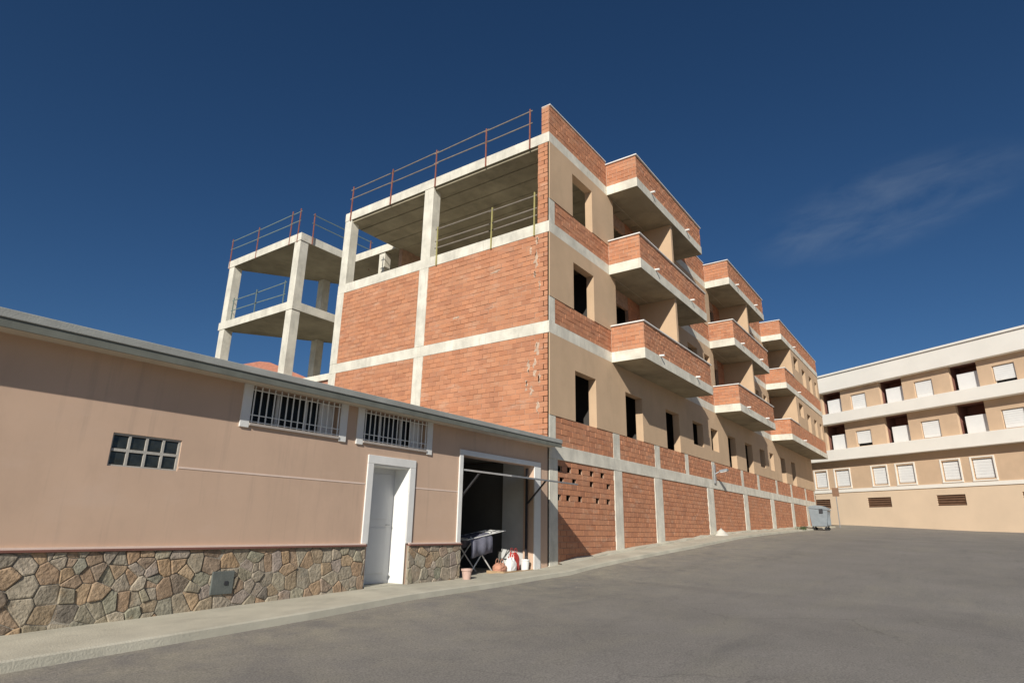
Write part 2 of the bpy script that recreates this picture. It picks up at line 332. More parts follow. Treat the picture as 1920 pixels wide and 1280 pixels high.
# interior columns and walls of the open top floor
for cx in (5.2, 10.4):
    box('column', 'formwork_concrete', BB, cx, cx+.35, 4.7, 5.05, 8.58, 11.25)
box('partition_wall', 'mortar', BB, 8.4, 8.55, .4, 6.6, 8.58, 11.25)
box('rear_wall', 'mortar', BB, 2.9, LEN, DEP-.2, DEP-.01, 8.58, 11.25)
for z0, z1 in ((-.5, 1.75), (2.08, 5.15), (5.5, 8.22)): box('rear_wall', 'mortar', BB, .25, LEN, DEP-.2, DEP-.01, z0, z1)
for i in range(11): box('ceiling_joist', 'formwork_concrete', BB, .75+i*.72, .87+i*.72, .06, DEP-.05, 11.225, 11.249)
box('edge_beam', 'formwork_concrete', BB, .05, .5, .4, 4.69, 11.17, 11.249); box('edge_beam', 'formwork_concrete', BB, .05, .5, 5.13, 8.96, 11.17, 11.249)
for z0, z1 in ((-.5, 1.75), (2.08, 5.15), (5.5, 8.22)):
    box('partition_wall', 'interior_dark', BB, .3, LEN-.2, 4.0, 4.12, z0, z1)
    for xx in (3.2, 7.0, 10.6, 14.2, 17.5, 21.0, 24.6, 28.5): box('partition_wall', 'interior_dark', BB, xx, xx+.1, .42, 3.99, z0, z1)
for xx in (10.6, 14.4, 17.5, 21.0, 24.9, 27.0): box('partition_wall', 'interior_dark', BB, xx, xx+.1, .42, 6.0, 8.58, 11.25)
for z0, z1 in ((-.1, 1.73), (2.1, 5.15), (5.5, 8.22), (8.58, 11.25)): box('end_wall', 'render_beige', BB, LEN-.2, LEN-.001, .26, DEP, z0, z1)
# ground floor: concrete posts and brick infill
GCOL = [(0, .42), (3.75, 4.3), (6.85, 7.55), (12.4, 13.2), (17.75, 18.45), (23.0, 23.8), (28.1, 28.85), (32.7, 33.4), (35.9, 36.4)]
for a, b in GCOL: box('ground_column', 'concrete', BB, a, b, -.02, .28, zg(a)-.1, 1.73, bevel=.015)
hole_c = [(.55,1.58),(1.05,1.58),(1.68,1.58),(2.34,1.58),(3.0,1.58),(.66,1.15),(1.32,1.15),(2.32,1.15),(3.36,1.15),(.50,.76),(.99,.76),(1.64,.76),(2.66,.76),(3.34,.76)]
for k in range(len(GCOL)-1):
    a, b = GCOL[k][1], GCOL[k+1][0]; z0 = zg(a)-.05
    hl = [(x-.12, x+.12, z-.075, z+.075) for x, z in hole_c] if k == 0 else []
    nrow = round((1.73-z0)/CH); ch = (1.73-z0)/nrow
    hl = [(h[0], h[1], z0+round((h[2]-z0)/ch)*ch, z0+(round((h[2]-z0)/ch)+1)*ch) for h in hl]
    MB().wall(a, b, z0, 1.73, 0, .05 if k == 0 else .12, hl, FX(.012)).build('brick_panel', 'mortar', BB)
    # brick rows laid round the missing bricks
    rr = random.Random(k)
    for r in range(nrow):
        za, zb = z0+r*ch+JT/2, z0+(r+1)*ch-JT/2
        segs = [[a, b]]
        for h in sorted(h for h in hl if h[2] < (za+zb)/2 < h[3]):
            s = segs.pop(); segs += [[s[0], h[0]], [h[1], s[1]]]
        for s0, s1 in segs:
            u = s0-(BL/2 if r % 2 else 0) if len(segs) == 1 else s0
            while u < s1:
                p, q = max(u, s0), min(u+BL-JT, s1-.004); u += BL
                if q-p > .04: brick_box(BRICKS, p, q, za, zb, -.004-rr.uniform(0, .006), .02, FX(.006))
# concrete skirting poured along the foot of the brick panels
sk = MB(); sx = [.42+i*.9 for i in range(40)]
for i, x in enumerate(sx):
    z = zg(x); h = .05+.05*abs(math.sin(i*1.7))
    sk.v += [(x, -.17-.05*math.sin(i*2.3), z-.1), (x, -.12, z+h*.6), (x, 0, z+h), (x, .05, z-.1)]
for i in range(len(sx)-1):
    for k in range(3): sk.f.append((i*4+k, i*4+k+4, i*4+k+5, i*4+k+1))
sk.build('footing', 'pavement', BB)
# first floor strip of bare brick with columns showing
COLS = [(0, .32), (3.75, 4.2), (7.0, 7.45), (10.0, 10.35), (13.2, 13.6), (17.6, 18.0), (20.6, 21.0), (24.6, 25.0), (28.4, 28.8), (32.8, 33.2), (36.0, 36.4)]
def strip(x0, x1, z0, z1, y=0.0, cols=(), seed=1):
    MB().box(x0, x1, y, y+.2, z0, z1).build('brick_strip', 'mortar', BB)
    xs = [x0]; 
    for a, b in cols:
        if a < x1 and b > x0:
            box('column_face', 'concrete', BB, max(a, x0), min(b, x1), y-.017, y-.001, z0, z1); xs += [max(a, x0), min(b, x1)]
    xs.append(x1)
    for i in range(0, len(xs), 2):
        if xs[i+1]-xs[i] > .1: lay(xs[i], xs[i+1], z0, z1, FX(y), seed=seed+i)
strip(0, LEN, 2.1, 2.88, 0, COLS, 11)
# rendered walls with window openings
W1 = [(1.38,2.66,2.88,4.36),(4.72,6.06,2.88,4.36),(8.2,9.56,2.88,4.36),(11.1,12.35,3.38,4.36),(13.4,14.4,3.38,4.36),(15.86,17.1,2.88,4.36),(18.76,20.1,2.88,4.36),(21.6,22.7,3.38,4.36),(23.8,24.7,3.38,4.36),(26.4,27.6,2.88,4.36),(29.3,30.5,2.88,4.36)]
MB().wall(0, LEN, 2.88, 5.15, 0, .26, W1, FX(-.03)).build('rendered_wall', 'render_beige', BB)
GRP = [(3.8, 10.4), (14.25, 20.7), (24.75, 36.4)]
PRJ = -1.15
for lv, (zb, zt) in ((2, (5.5, 8.22)), (3, (8.58, 11.25))):
    zsill = zb+.74; ztop = zb+2.26
    secs = [(0, 4.25, [(1.36, 2.66, zsill, ztop)]), (10.0, 14.65, [(11.15, 12.35, zsill+.12, ztop), (13.3, 14.05, zsill+.12, ztop)]), (20.35, 25.1, [(21.6, 22.75, zsill+.12, ztop), (23.75, 24.5, zsill+.12, ztop)])]
    for x0, x1, ws in secs:
        MB().wall(x0, x1, zsill, zt, 0, .26, ws, FX(-.03)).build('rendered_wall', 'render_beige', BB)
        strip(x0, x1, zb, zsill, 0, [(0, .3)] if x0 == 0 else [], seed=int(20+lv+x0))
    # loggia back walls behind the balconies, bare brick with doorways
    for x0, x1, ds in ((4.25, 10.0, [(5.0, 6.05), (8.3, 9.3)]), (14.65, 20.35, [(15.45, 16.5), (18.6, 19.6)]), (25.1, 27.4, [(25.9, 26.9)])):
        MB().wall(x0, x1, zb, zt, 0, .12, [(a, b, zb, zb+2.2) for a, b in ds], FX(.36)).build('loggia_wall', 'mortar', BB)
        xs = [x0]+[v for d in ds for v in d]+[x1]
        for i in range(0, len(xs), 2): lay(xs[i], xs[i+1], zb, zt, FX(.36), seed=int(x0*7)+lv+i)
    # spur walls that divide the balconies
    for xp in (7.1, 17.5): box('spur_wall', 'render_beige', BB, xp, xp+.16, -1.06, .35, zb, zt)
    # projecting rendered bay at the far end
    wb = [(28.0, 29.3, zb+1.55, zb+2.4), (30.4, 31.5, zb+.85, zb+2.05), (32.8, 33.8, zb+.85, zb+2.05), (34.9, 35.7, zb+.95, zb+2.05)]
    MB().wall(27.4, LEN, zb+.84, zt, 0, .2, wb, FX(PRJ)).build('bay_wall', 'render_beige', BB)
    strip(27.4, LEN, zb, zb+.84, PRJ+.02, [], seed=40+lv)
    box('bay_side', 'render_beige', BB, 27.25, 27.4, PRJ, .35, zb, zt); box('bay_side', 'render_beige', BB, LEN-.16, LEN-.002, PRJ+.21, .0, zb, zt)
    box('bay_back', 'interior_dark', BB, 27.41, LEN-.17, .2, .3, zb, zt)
# balconies
for gi, (x0, x1) in enumerate(GRP):
    for lv in range(3):
        zb, zt = ZS[lv]; top = zt+.86; xr = x1 if gi < 2 or lv == 2 else 27.4
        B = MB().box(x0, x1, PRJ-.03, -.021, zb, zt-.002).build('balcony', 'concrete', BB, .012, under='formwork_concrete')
        x1p = xr
        par = MB(); par.box(x0+.03, x1p-.03, PRJ, PRJ+.12, zt, top)
        par.box(x0+.03, x0+.15, PRJ+.12, -.0 if lv < 2 else 0, zt, top)
        if xr == x1: par.box(x1p-.15, x1p-.03, PRJ+.12, 0, zt, top)
        par.build('parapet', 'mortar', B)
        lay(x0+.03, x1p-.03, zt+.004, top, FX(PRJ), seed=gi*9+lv); lay(PRJ, -.03, zt+.004, top, FS(x0+.03), seed=gi*9+lv+50)
        cp = MB(); cp.box(x0-.03, x1p, PRJ-.06, PRJ+.16, top+.002, top+.045); cp.box(x0-.03, x0+.19, PRJ+.16, -.03 if lv < 2 else .05, top+.002, top+.045)
        cp.build('coping', 'trim_white', B, .006)
        for f in ((.19, .72) if gi < 2 else (.3,)):
            xx = x0+(x1-x0)*f
            MB().bar((xx, PRJ+.05, zt+.02), (xx, PRJ-.17, zt-.0), .07, n=10).build('drain_spout', 'paint_white', B)
# roof parapets along the facade
for x0, x1 in ((0, 3.83), (10.37, 14.28), (20.67, 24.78)):
    MB().box(x0, x1, 0, .26, 11.6, 12.58).build('roof_parapet', 'mortar', BB)
    lay(x0, x1, 11.6, 12.58, FX(0), seed=int(x0)+70)
    box('coping', 'trim_white', BB, x0+.02, x1-.03, -.04, .28, 12.582, 12.62, bevel=.006)
lay(.0, .26, 11.6, 12.5, FS(0), seed=90)
rp_ = random.Random(12)
for (yc, zc, w_, h_) in [(.42,7.45,.13,.62),(.40,8.05,.10,.3),(.46,7.0,.08,.25),(.62,7.75,.07,.2),(.38,4.75,.12,.4),(.44,4.2,.10,.5),(.66,4.3,.08,.5),(.55,3.6,.09,.3),(.36,3.1,.11,.45),(.72,3.75,.06,.3),(1.9,7.4,.30,.10),(3.4,6.2,.28,.08),(.3,6.6,.07,.3),(.3,3.9,.06,.3)]:
    n = 30; k_ = [rp_.uniform(.35, 1.25) for i in range(n)]; k_ = [(k_[i-1]+2*k_[i])/3 for i in range(n)]; ring = [(yc+w_*.55*math.cos(2*math.pi*i/n)*k_[i]+.03*math.sin(zc*9+i), zc+h_*.55*math.sin(2*math.pi*i/n)*k_[i]) for i in range(n)]
    MB().add([(-.010, y, z) for y, z in ring]+[(-.0185, yc+(y-yc)*.8, zc+(z-zc)*.85) for y, z in ring], [tuple(range(n, 2*n))]+[(i, (i+1) % n, n+(i+1) % n, n+i) for i in range(n)]).build('mortar_patch', 'mortar_pale', BB)
# gable bricks that show largest become parts of their panels
def psize(c):
    p, a, t, fn, pan = c; P = Vector(fn(p+BL/2, t, a+CH/2))-CAM; d = P.dot(fw)
    sx, sy = P.dot(ri)/d, P.dot(up)/d
    if P.z/d < -1: return 0
    # what the low house hides does not count
    k = (-.42-CAM.y)/(P.y) if P.y > 0 else 0
    if 0 < k < 1 and P.x*k+CAM.x < -.3 and P.z*k < 2.2: return 0
    return 1/d**2
CAND.sort(key=psize, reverse=True)
ub = MB(); brick_box(ub, 0, BL-JT, 0, CH-JT, -.009, .003, FS(0))
ume = bpy.data.meshes.new('brick'); ume.from_pydata(ub.v, [], ub.f); ume.materials.append(MATS['brick'])
rr = random.Random(3)
for i, (p, a, t, fn, pan) in enumerate(CAND):
    if i < 300:
        o = bpy.data.objects.new('brick', ume); C.objects.link(o); o.location = (t+.009, p, a+rr.uniform(-.004, .004)); o.rotation_euler = (rr.uniform(-.008, .008), rr.uniform(-.015, .015), rr.uniform(-.015, .015)); attach(o, pan)
    else: brick_box(BRICKS, p, p+BL-JT, a, a+CH-JT, t, .003, fn)
BRICKS.build('brick_courses', 'brick', BB, kind='stuff')

# ------------------------------------------------------------------ concrete frame wing behind
CF = thing('concrete_frame', 'bare concrete frame with slabs and columns and no walls, left of brick gable', 'building', (2, 14, -1))
poly = [(-.05, 12.1), (7, 12.1), (5.5, 13.7), (3.75, 14.9), (-.05, 17.55)]
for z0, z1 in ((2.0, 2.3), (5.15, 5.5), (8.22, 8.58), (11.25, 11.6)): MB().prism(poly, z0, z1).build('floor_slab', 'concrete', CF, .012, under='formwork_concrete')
for cx, cy in ((-.03, 12.13), (-.03, 17.05), (3.2, 14.75)):
    for z0, z1 in ((-1.2, 2.0), (2.3, 5.15), (5.5, 8.22), (8.58, 11.25)): box('column', 'concrete', CF, cx, cx+.4, cy, cy+.4, z0, z1, bevel=.012)
for z0, z1 in ((8.22, 8.58), (11.25, 11.6)): box('link_slab', 'concrete', CF, 2.7, 7.0, DEP+.02, 12.08, z0, z1, bevel=.012, under='formwork_concrete')
box('link_slab', 'concrete', CF, .75, 7.0, DEP+.02, 12.08, 5.25, 5.5, bevel=.012)
box('link_wall', 'terracotta', CF, .85, 1.0, DEP+.03, 12.0, 3.6, 5.25)
box('column', 'concrete', CF, 2.75, 3.1, 10.05, 10.4, 8.58, 11.25, bevel=.012)
box('column', 'concrete', CF, 2.75, 3.1, 10.05, 10.4, 5.5, 8.22, bevel=.012)

# ------------------------------------------------------------------ guard rails
def rail(name, label, posts, z0, z1, zr, mp_, mr_, group, axis='y', c=-.05, below=.38):
    t = thing(name, label, 'railing', (posts[0] if axis == 'x' else c, posts[0] if axis == 'y' else c, z0), group)
    P = (lambda a, z: (c, a, z)) if axis == 'y' else (lambda a, z: (a, c, z))
    for a in posts:
        m = MB(); lean = random.uniform(-.03, .03); m.bar(P(a, z0-below), P(a+lean, z1+random.uniform(-.03, .05)), .036); m.build('post', mp_, t)
    for z in zr:
        for i in range(len(posts)-1):
            m = MB(); m.bar(P(posts[i]-.1, z+random.uniform(-.03, .02)), P(posts[i+1]+.1, z+random.uniform(-.03, .02)), .02, .035); m.build('rail', mr_, t)
    return t
G = 'makeshift edge rails on bare slabs'
rail('guard_rail', 'rusty edge rail along roof slab above the brick gable', [.67, 2.4, 4.62, 6.83, 9.02], 11.6, 12.68, (12.15, 12.58), 'rail_rust', 'rail_wood', G)
rail('guard_rail', 'edge rail with yellow posts on the open floor above the brick gable', [.48, 2.08, 4.35], 8.58, 9.6, (8.85, 9.08, 9.52), 'rail_yellow', 'rail_wood', G)
rail('guard_rail', 'edge rail on topmost slab of the bare concrete frame', [12.35, 12.9, 15.35, 17.45], 11.6, 12.75, (12.2, 12.62), 'rail_rust', 'rail_green', G)
rail('guard_rail', 'edge rail on lower open slab of the bare concrete frame', [13.05, 15.1, 16.9], 8.58, 9.7, (9.1, 9.6), 'rail_green', 'rail_green', G, below=0, c=.12)
rail('guard_rail', 'short edge rail on the frame slab side that faces the brick gable', [.47, 2.2, 3.6], 11.6, 12.65, (12.2, 12.6), 'rail_rust', 'rail_green', G, axis='x', c=12.04)

# ------------------------------------------------------------------ low house with garage
LH = thing('low_house', 'low pink rendered house with stone plinth, barred windows and open garage', 'house', (-6, 3, -1))
X0, X1 = -18.0, -.06
W = [(-8.46, -6.78, 1.43, 1.99), (-6.25, -4.6, 1.43, 1.99)]
DO = (-5.94, -5.02, -1.3, 1.05); GO = (-3.45, -.7, -1.3, 1.46); GB = (-10.24, -9.38, .64, 1.05)
MB().wall(X0, X1, -1.6, 2.02, 0, .3, W+[DO, GO, GB], FX(0)).build('front_wall', 'render_pink', LH)
box('side_wall', 'render_pink', LH, X1-.25, X1, .3, 6, -1.6, 2.0); box('back_wall', 'render_pink', LH, X0, X1, 5.8, 6, -1.6, 2.3)
box('side_wall', 'render_pink', LH, X0, X0+.25, .3, 5.8, -1.6, 2.0)
rf = MB(); rf.v = [(X0,-.42,2.07),(.0,-.42,2.07),(.0,6.1,2.6),(X0,6.1,2.6),(X0,-.42,2.17),(.0,-.42,2.17),(.0,6.1,2.7),(X0,6.1,2.7)]
rf.f = [(3,2,1,0),(4,5,6,7),(0,1,5,4),(1,2,6,5),(2,3,7,6),(3,0,4,7)]
RF = rf.build('roof', 'roof_sheet', LH, .01)
box('soffit', 'skirt_plaster', RF, X0, -.02, -.36, .0, 2.0, 2.069)
MB().box(X0, -.01, -.40, -.37, 1.97, 2.068).build('fascia', 'gutter', RF)
for (a, b, z0, z1), gl in zip(W, ('', '')):
    w = MB().box(a-.15, a, -.03, .0, 1.35, 2.0).build('window_surround', 'trim_white', LH, .006); box('side_trim', 'trim_white', w, b, b+.15, -.03, .0, 1.35, 2.0, bevel=.006)
    box('sill', 'sill_tile', w, a+.001, b-.001, -.045, .25, 1.385, 1.425, bevel=.005)
    box('window_pane', 'glass', w, a+.001, b-.001, .2, .21, 1.426, 1.98)
    for k in range(4): box('window_frame', 'grille_white', w, a+(b-a-.05)*k/3, a+(b-a-.05)*k/3+.05, .17, .199, 1.427, 1.98)
    box('curtain', 'white_plastic', w, b-.33, b-.06, .14, .165, 1.44, 1.97)
    g = thing('window_grille', 'white iron bar grille on the window %s' % ('nearer the glass block window' if a < -7 else 'above the white house door'), 'grille', (a, -.02, z0))
    n = 15
    for k in range(n):
        x = a+.04+(b-a-.08)*k/(n-1); MB().bar((x, -.01, z0+.004), (x, -.01, z1), .022, n=6).build('bar', 'grille_white', g)
    for z in (z0+.12, z0+.02, z1-.06): MB().bar((a+.01, -.01, z), (b-.01, -.01, z), .02, .012).build('crossbar', 'grille_white', g)
# glass block window
gb = MB().wall(GB[0], GB[1], GB[2], GB[3], .02, .1, [(GB[0]+.02+i*.21, GB[0]+.2+i*.21, GB[2]+.02+j*.2, GB[2]+.185+j*.2) for i in range(4) for j in range(2)], FX(0)).build('glass_block_window', 'block_joint', LH)
for i in range(4):
    for j in range(2): box('glass_block', 'glass_block', gb, GB[0]+.021+i*.21, GB[0]+.199+i*.21, .035, .09, GB[2]+.021+j*.2, GB[2]+.184+j*.2, bevel=.012)
# door
dr = MB().box(DO[0]-.14, DO[0], -.03, 0, -.32, 1.05).box(DO[1], DO[1]+.15, -.03, 0, -.32, 1.05).box(DO[0]-.14, DO[1]+.15, -.03, 0, 1.051, 1.2).build('door_surround', 'trim_white', LH, .006)
box('reveal', 'paint_white', dr, DO[1]-.012, DO[1]-.001, -.02, .37, -1.1, 1.05); box('reveal', 'paint_white', dr, DO[0]+.001, DO[0]+.012, .001, .37, -1.1, 1.05)
box('lintel_soffit', 'paint_white', dr, DO[0]+.013, DO[1]-.013, .0, .37, 1.03, 1.049)
lf = box('door_leaf', 'door_grey', dr, DO[0]+.013, DO[1]-.013, .36, .40, -1.02, 1.03)
for z0, z1 in ((-.85, -.05), (.1, .92)): box('door_panel', 'door_grey', lf, DO[0]+.14, DO[1]-.14, .348, .3599, z0, z1, bevel=.008)
MB().bar((DO[1]-.1, .3, 0), (DO[1]-.22, .3, 0), .022, n=8).build('handle', 'metal_grey', lf)
box('door_step', 'pavement', dr, DO[0], DO[1], -.05, .3, -1.15, -1.02)
# horizontal beads on the render
for a, b in ((-9.37, -6.1), (-4.86, -3.57)): box('bead', 'bead', LH, a, b, -.006, -.001, .678, .702)
# garage
gt = MB().box(-3.57, -3.45, -.03, 0, -.32, 1.46).box(-.7, -.42, -.03, .0, -1.2, 1.46).box(-3.57, -.42, -.03, 0, 1.461, 1.57).build('garage_surround', 'trim_white', LH, .006)
box('garage_floor', 'pavement', LH, -3.6, -.45, -.06, 5.7, -1.25, -1.0)
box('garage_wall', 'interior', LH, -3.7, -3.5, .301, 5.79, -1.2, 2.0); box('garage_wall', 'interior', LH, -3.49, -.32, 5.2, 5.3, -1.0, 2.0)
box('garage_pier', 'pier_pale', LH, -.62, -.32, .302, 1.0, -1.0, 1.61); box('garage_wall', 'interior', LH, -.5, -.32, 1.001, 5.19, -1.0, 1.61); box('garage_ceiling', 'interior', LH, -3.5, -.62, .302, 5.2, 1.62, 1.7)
gd = MB(); A = Vector((-2.08, .35, 1.20)); Bv = Vector((-2.08, -1.25, .985)); mid = (A+Bv)/2
gd.obox(mid, Vector((1.34, 0, 0)), (Bv-A)/2, Vector((0, 0, .018)))
GD = gd.build('garage_door', 'metal_grey', LH, .004)
MB().box(-3.42, -.74, -1.275, -1.252, .97, 1.0).build('door_edge', 'metal_grey', GD)
for x in (-3.36, -.8):
    MB().bar((x, .12, .55), (x, -.42, 1.09), .04, .03).build('door_arm', 'metal_dark', GD)
    MB().bar((x, .14, -1.0), (x, .14, 1.4), .05, .04).build('door_track', 'metal_dark', GD)
# stone plinth: irregular flat stones, each one cut from a Voronoi pattern
def clip(poly, n, d):
    outp = []
    for i in range(len(poly)):
        p, q = poly[i], poly[(i+1) % len(poly)]; a = p[0]*n[0]+p[1]*n[1]-d; b = q[0]*n[0]+q[1]*n[1]-d
        if a <= 0: outp.append(p)
        if (a < 0 < b) or (b < 0 < a): t = a/(a-b); outp.append((p[0]+(q[0]-p[0])*t, p[1]+(q[1]-p[1])*t))
    return outp
rs = random.Random(21)
def plinth(x0, x1, zt):
    P = MB().wall(x0, x1, -1.5, zt, 0, .03, [], FX(-.035)).build('stone_plinth', 'stone_joint', LH)
    pts = []; tries = 0; sk_ = .55
    while tries < 4000:
        tries += 1; p = (rs.uniform(x0-.1, x1+.1), rs.uniform(-1.35, zt+.1))
        if all(((p[0]-q[0])+(p[1]-q[1])*sk_)**2+((p[1]-q[1])*.8)**2 > (.07+.17*((int(abs(q[0])*97) % 10)/10)**1.8)**2 for q in pts): pts.append(p)
    for p in pts:
        cell = [(x0+.003, -1.4), (x1-.003, -1.4), (x1-.003, zt-.003), (x0+.003, zt-.003)]
        for q in pts:
            if q is p: continue
            dx, dz = q[0]-p[0], q[1]-p[1]; l = math.hypot(dx, dz)
            if l > .95: continue
            n = (dx/l, dz/l); d = (p[0]+q[0])/2*n[0]+(p[1]+q[1])/2*n[1]-.005
            cell = clip(cell, n, d)
            if len(cell) < 3: break
        if len(cell) < 3: continue
        cx = sum(c[0] for c in cell)/len(cell); cz = sum(c[1] for c in cell)/len(cell)
        # round the corners a little and give the face a slight tilt
        ring = []
        for i in range(len(cell)):
            a, b, c = cell[i-1], cell[i], cell[(i+1) % len(cell)]
            for o_, t in ((a, .07), (c, .07)): ring.append((b[0]+(o_[0]-b[0])*t, b[1]+(o_[1]-b[1])*t))
        n = len(ring); th = rs.uniform(.008, .03); tx, tz = rs.uniform(-.06, .06), rs.uniform(-.06, .06)
        vb = [(x, -.034, z) for x, z in ring]; vm = [(x, -.034-th*.75+tx*(x-cx)+tz*(z-cz), z) for x, z in ring]
        vf = [(cx+(x-cx)*.88, -.034-th+tx*(x-cx)+tz*(z-cz), cz+(z-cz)*.88) for x, z in ring]
        m = MB(); m.add(vb+vm+vf, [tuple(range(2*n, 3*n))]+[(k*n+i, k*n+(i+1) % n, (k+1)*n+(i+1) % n, (k+1)*n+i) for k in (0, 1) for i in range(n)])
        m.build('stone', 'stone', P)
    box('plinth_cap', 'recess_brown', P, x0, x1, -.085, -.001, zt, zt+.025); box('plinth_bead', 'bead', P, x0, x1, -.05, -.001, zt+.026, zt+.05)
plinth(-12.6, -6.0, -.36); plinth(-4.95, -3.46, -.36)
hatch = box('meter_hatch', 'hatch_grey', LH, -8.70, -8.38, -.075, -.036, -.95, -.65, bevel=.008)
box('hatch_lock', 'metal_dark', hatch, -8.52, -8.47, -.085, -.076, -.83, -.78)

# things in and by the garage
fp = thing('flower_pot', 'small pink clay pot at the garage door corner', 'pot', (-3.42, -.2, zg(-3.4)))
MB().lathe((-3.42, -.2, zg(-3.4)), [(.075, 0), (.10, .16), (.115, .165), (.115, .205), (.10, .205), (.095, .17), (.02, .165)], 14).build('pot_body', 'pot', fp)
MB().lathe((-3.42, -.2, zg(-3.4)+.165), [(.093, 0), (.06, .012), (.01, .015)], 12).build('soil', 'earth', fp)
dk = thing('drying_rack', 'folding rack on crossed legs with dark cloth over it, inside garage', 'rack', (-2.55, .75, -1.0))
for yy in (.5, 1.0):
    MB().bar((-3.0, yy, -.22), (-2.15, yy, -1.0), .03, n=8).build('leg', 'grille_white', dk); MB().bar((-2.2, yy+.04, -.25), (-2.95, yy+.04, -1.0), .03, n=8).build('leg', 'grille_white', dk)
for yy in (.46, .6, .75, .9, 1.04): MB().bar((-3.15, yy, -.28), (-1.75, yy, -.08), .024, n=6).build('rail', 'grille_white', dk)
for x, z in ((-3.15, -.28), (-1.75, -.08), (-2.1, -.13)): MB().bar((x, .46, z), (x, 1.04, z), .028, n=6).build('crossbar', 'grille_white', dk)
cl = MB(); nx, ny = 10, 8
for i in range(nx+1):
    for j in range(ny+1):
        x = -3.05+.75*i/nx; s = -.45+1.5*j/ny; zb_ = -.26+.143*(x+3.05)
        if s < .0: y_, z_ = .43-.03*math.sin(i*1.3), zb_+s*.9
        elif s > .65: y_, z_ = 1.07+.03*math.sin(i*1.7), zb_-(s-.65)*.7
        else: y_, z_ = .43+s/.65*.64, zb_+.02+.01*math.sin(i*2.1)
        cl.v.append((x+.015*math.sin(j*1.9), y_, z_))
cl.f = [(i*(ny+1)+j, (i+1)*(ny+1)+j, (i+1)*(ny+1)+j+1, i*(ny+1)+j+1) for i in range(nx) for j in range(ny)]
co = cl.build('draped_cloth', 'cloth_dark', None, smooth=True); sm = co.modifiers.new('s', 'SOLIDIFY'); sm.thickness = .008
for o_ in (dk, co): o_.location = Vector(o_.location)+Vector((.4, -.1, 0))
co['label'] = 'dark grey cloth hanging over the folding rack in garage'; co['category'] = 'cloth'
def bag(name, label, c, w, d, h, m, seed):
    r = random.Random(seed); b = MB(); lv = 7; n = 14
    for k in range(lv):
        f = k/(lv-1); s = 1+.18*math.sin(f*3.1)-.45*max(0, f-.72)/.28
        for i in range(n):
            a = 2*math.pi*i/n; q = 1/max(abs(math.cos(a)), abs(math.sin(a)))**.6
            b.v.append((c[0]+w/2*s*q*math.cos(a)*(1+r.uniform(-.07, .07)), c[1]+d/2*s*q*math.sin(a)*(1+r.uniform(-.07, .07)), c[2]+h*f+(r.uniform(-.03, .03) if k == lv-1 else 0)))
    b.f = [(k*n+i, k*n+(i+1) % n, (k+1)*n+(i+1) % n, (k+1)*n+i) for k in range(lv-1) for i in range(n)]+[tuple(range(n-1, -1, -1)), tuple((lv-1)*n+i for i in range(n))]
    t = thing(name, label, 'bag', c); b.build('bag_body', m, t)
    for s in (-.3, .3):
        hp = [(c[0]+w*s*math.cos(k*math.pi/5-0)*.0+w*.22*math.cos(k*math.pi/5), c[1]+d*s, c[2]+h+.10*math.sin(k*math.pi/5)) for k in range(6)]
        m_ = MB()
        for k in range(5): m_.bar(hp[k], hp[k+1], .014, n=5)
        m_.build('handle', m, t)
    return t
bag('shopping_bag', 'crumpled white plastic bag beside the red bag in garage', (-1.50, .10, -.985), .24, .2, .30, 'white_plastic', 1)
bag('shopping_bag', 'bulging red plastic bag between white bag and bucket', (-1.20, .22, -.985), .25, .2, .42, 'red_plastic', 2)
bag('sack', 'small brown sack lying beside the white plastic bag', (-1.80, .18, -.985), .28, .22, .2, 'terracotta', 4)
bk = thing('bucket', 'white plastic bucket by the garage door post', 'bucket', (-.93, .08, -.985))
MB().lathe((-.93, .08, -.985), [(.085, 0), (.105, .24), (.115, .24), (.115, .265), (.10, .265), (.095, .22), (.08, .03)], 18).build('bucket_body', 'white_plastic', bk)
hb = MB(); hp = [(-.93+.11*math.cos(k*math.pi/8), .08-.05*math.sin(k*math.pi/8), -.75+.09*math.sin(k*math.pi/8)) for k in range(9)]
for k in range(8): hb.bar(hp[k], hp[k+1], .008, n=5)
hb.build('bail', 'metal_grey', bk)
cb = thing('cardboard_tray', 'flat tan cardboard tray on the garage threshold', 'tray', (-1.35, .12, -1.0))
MB().box(-1.95, -.78, -.05, .42, -.999, -.987).build('base', 'tan_card', cb)
for a in ((-1.95, -.78, -.062, -.051, -.998, -.94), (-1.95, -.78, .421, .432, -.998, -.94), (-1.961, -1.951, -.05, .42, -.998, -.94), (-.779, -.769, -.05, .42, -.998, -.94)): MB().box(*a).build('rim', 'tan_card', cb)

# ------------------------------------------------------------------ apartment building across the end of the street
AB = thing('apartment_building', 'finished cream and ochre apartment building with white balcony bands', 'building', (42, -4, .5))
th = R(59); U = -Vector((math.cos(th), math.sin(th), 0)); Nn = Vector((U.y, -U.x, 0)); BO = Vector((45, 1.0, 0))
if Nn.dot(CAM-BO) < 0: Nn = -Nn
def A_(s, t, z): return BO+U*s-Nn*t+Vector((0, 0, z))     # t>0 goes into the building
def abox(mb, s0, s1, t0, t1, z0, z1):
    c = A_((s0+s1)/2, (t0+t1)/2, (z0+z1)/2); return mb.obox(c, U*(s1-s0)/2, Nn*(t1-t0)/2, Vector((0, 0, (z1-z0)/2)))
def apart(name, m, par, *b, bevel=0): return abox(MB(), *b).build(name, m, par, bevel)
S0, S1 = -9.3, 27.9
wins1 = []; rec = []; low = []
s = S0+.01
k = -2
while 1.3+5.35*k < S1-3:
    a = 1.3+5.35*k
    if a > S0: rec.append((a, a+1.85)); wins1.append((a+2.75, a+4.1)); low.append((a+.35, a+1.7)); low.append((a+3.7, a+4.9))
    k += 1
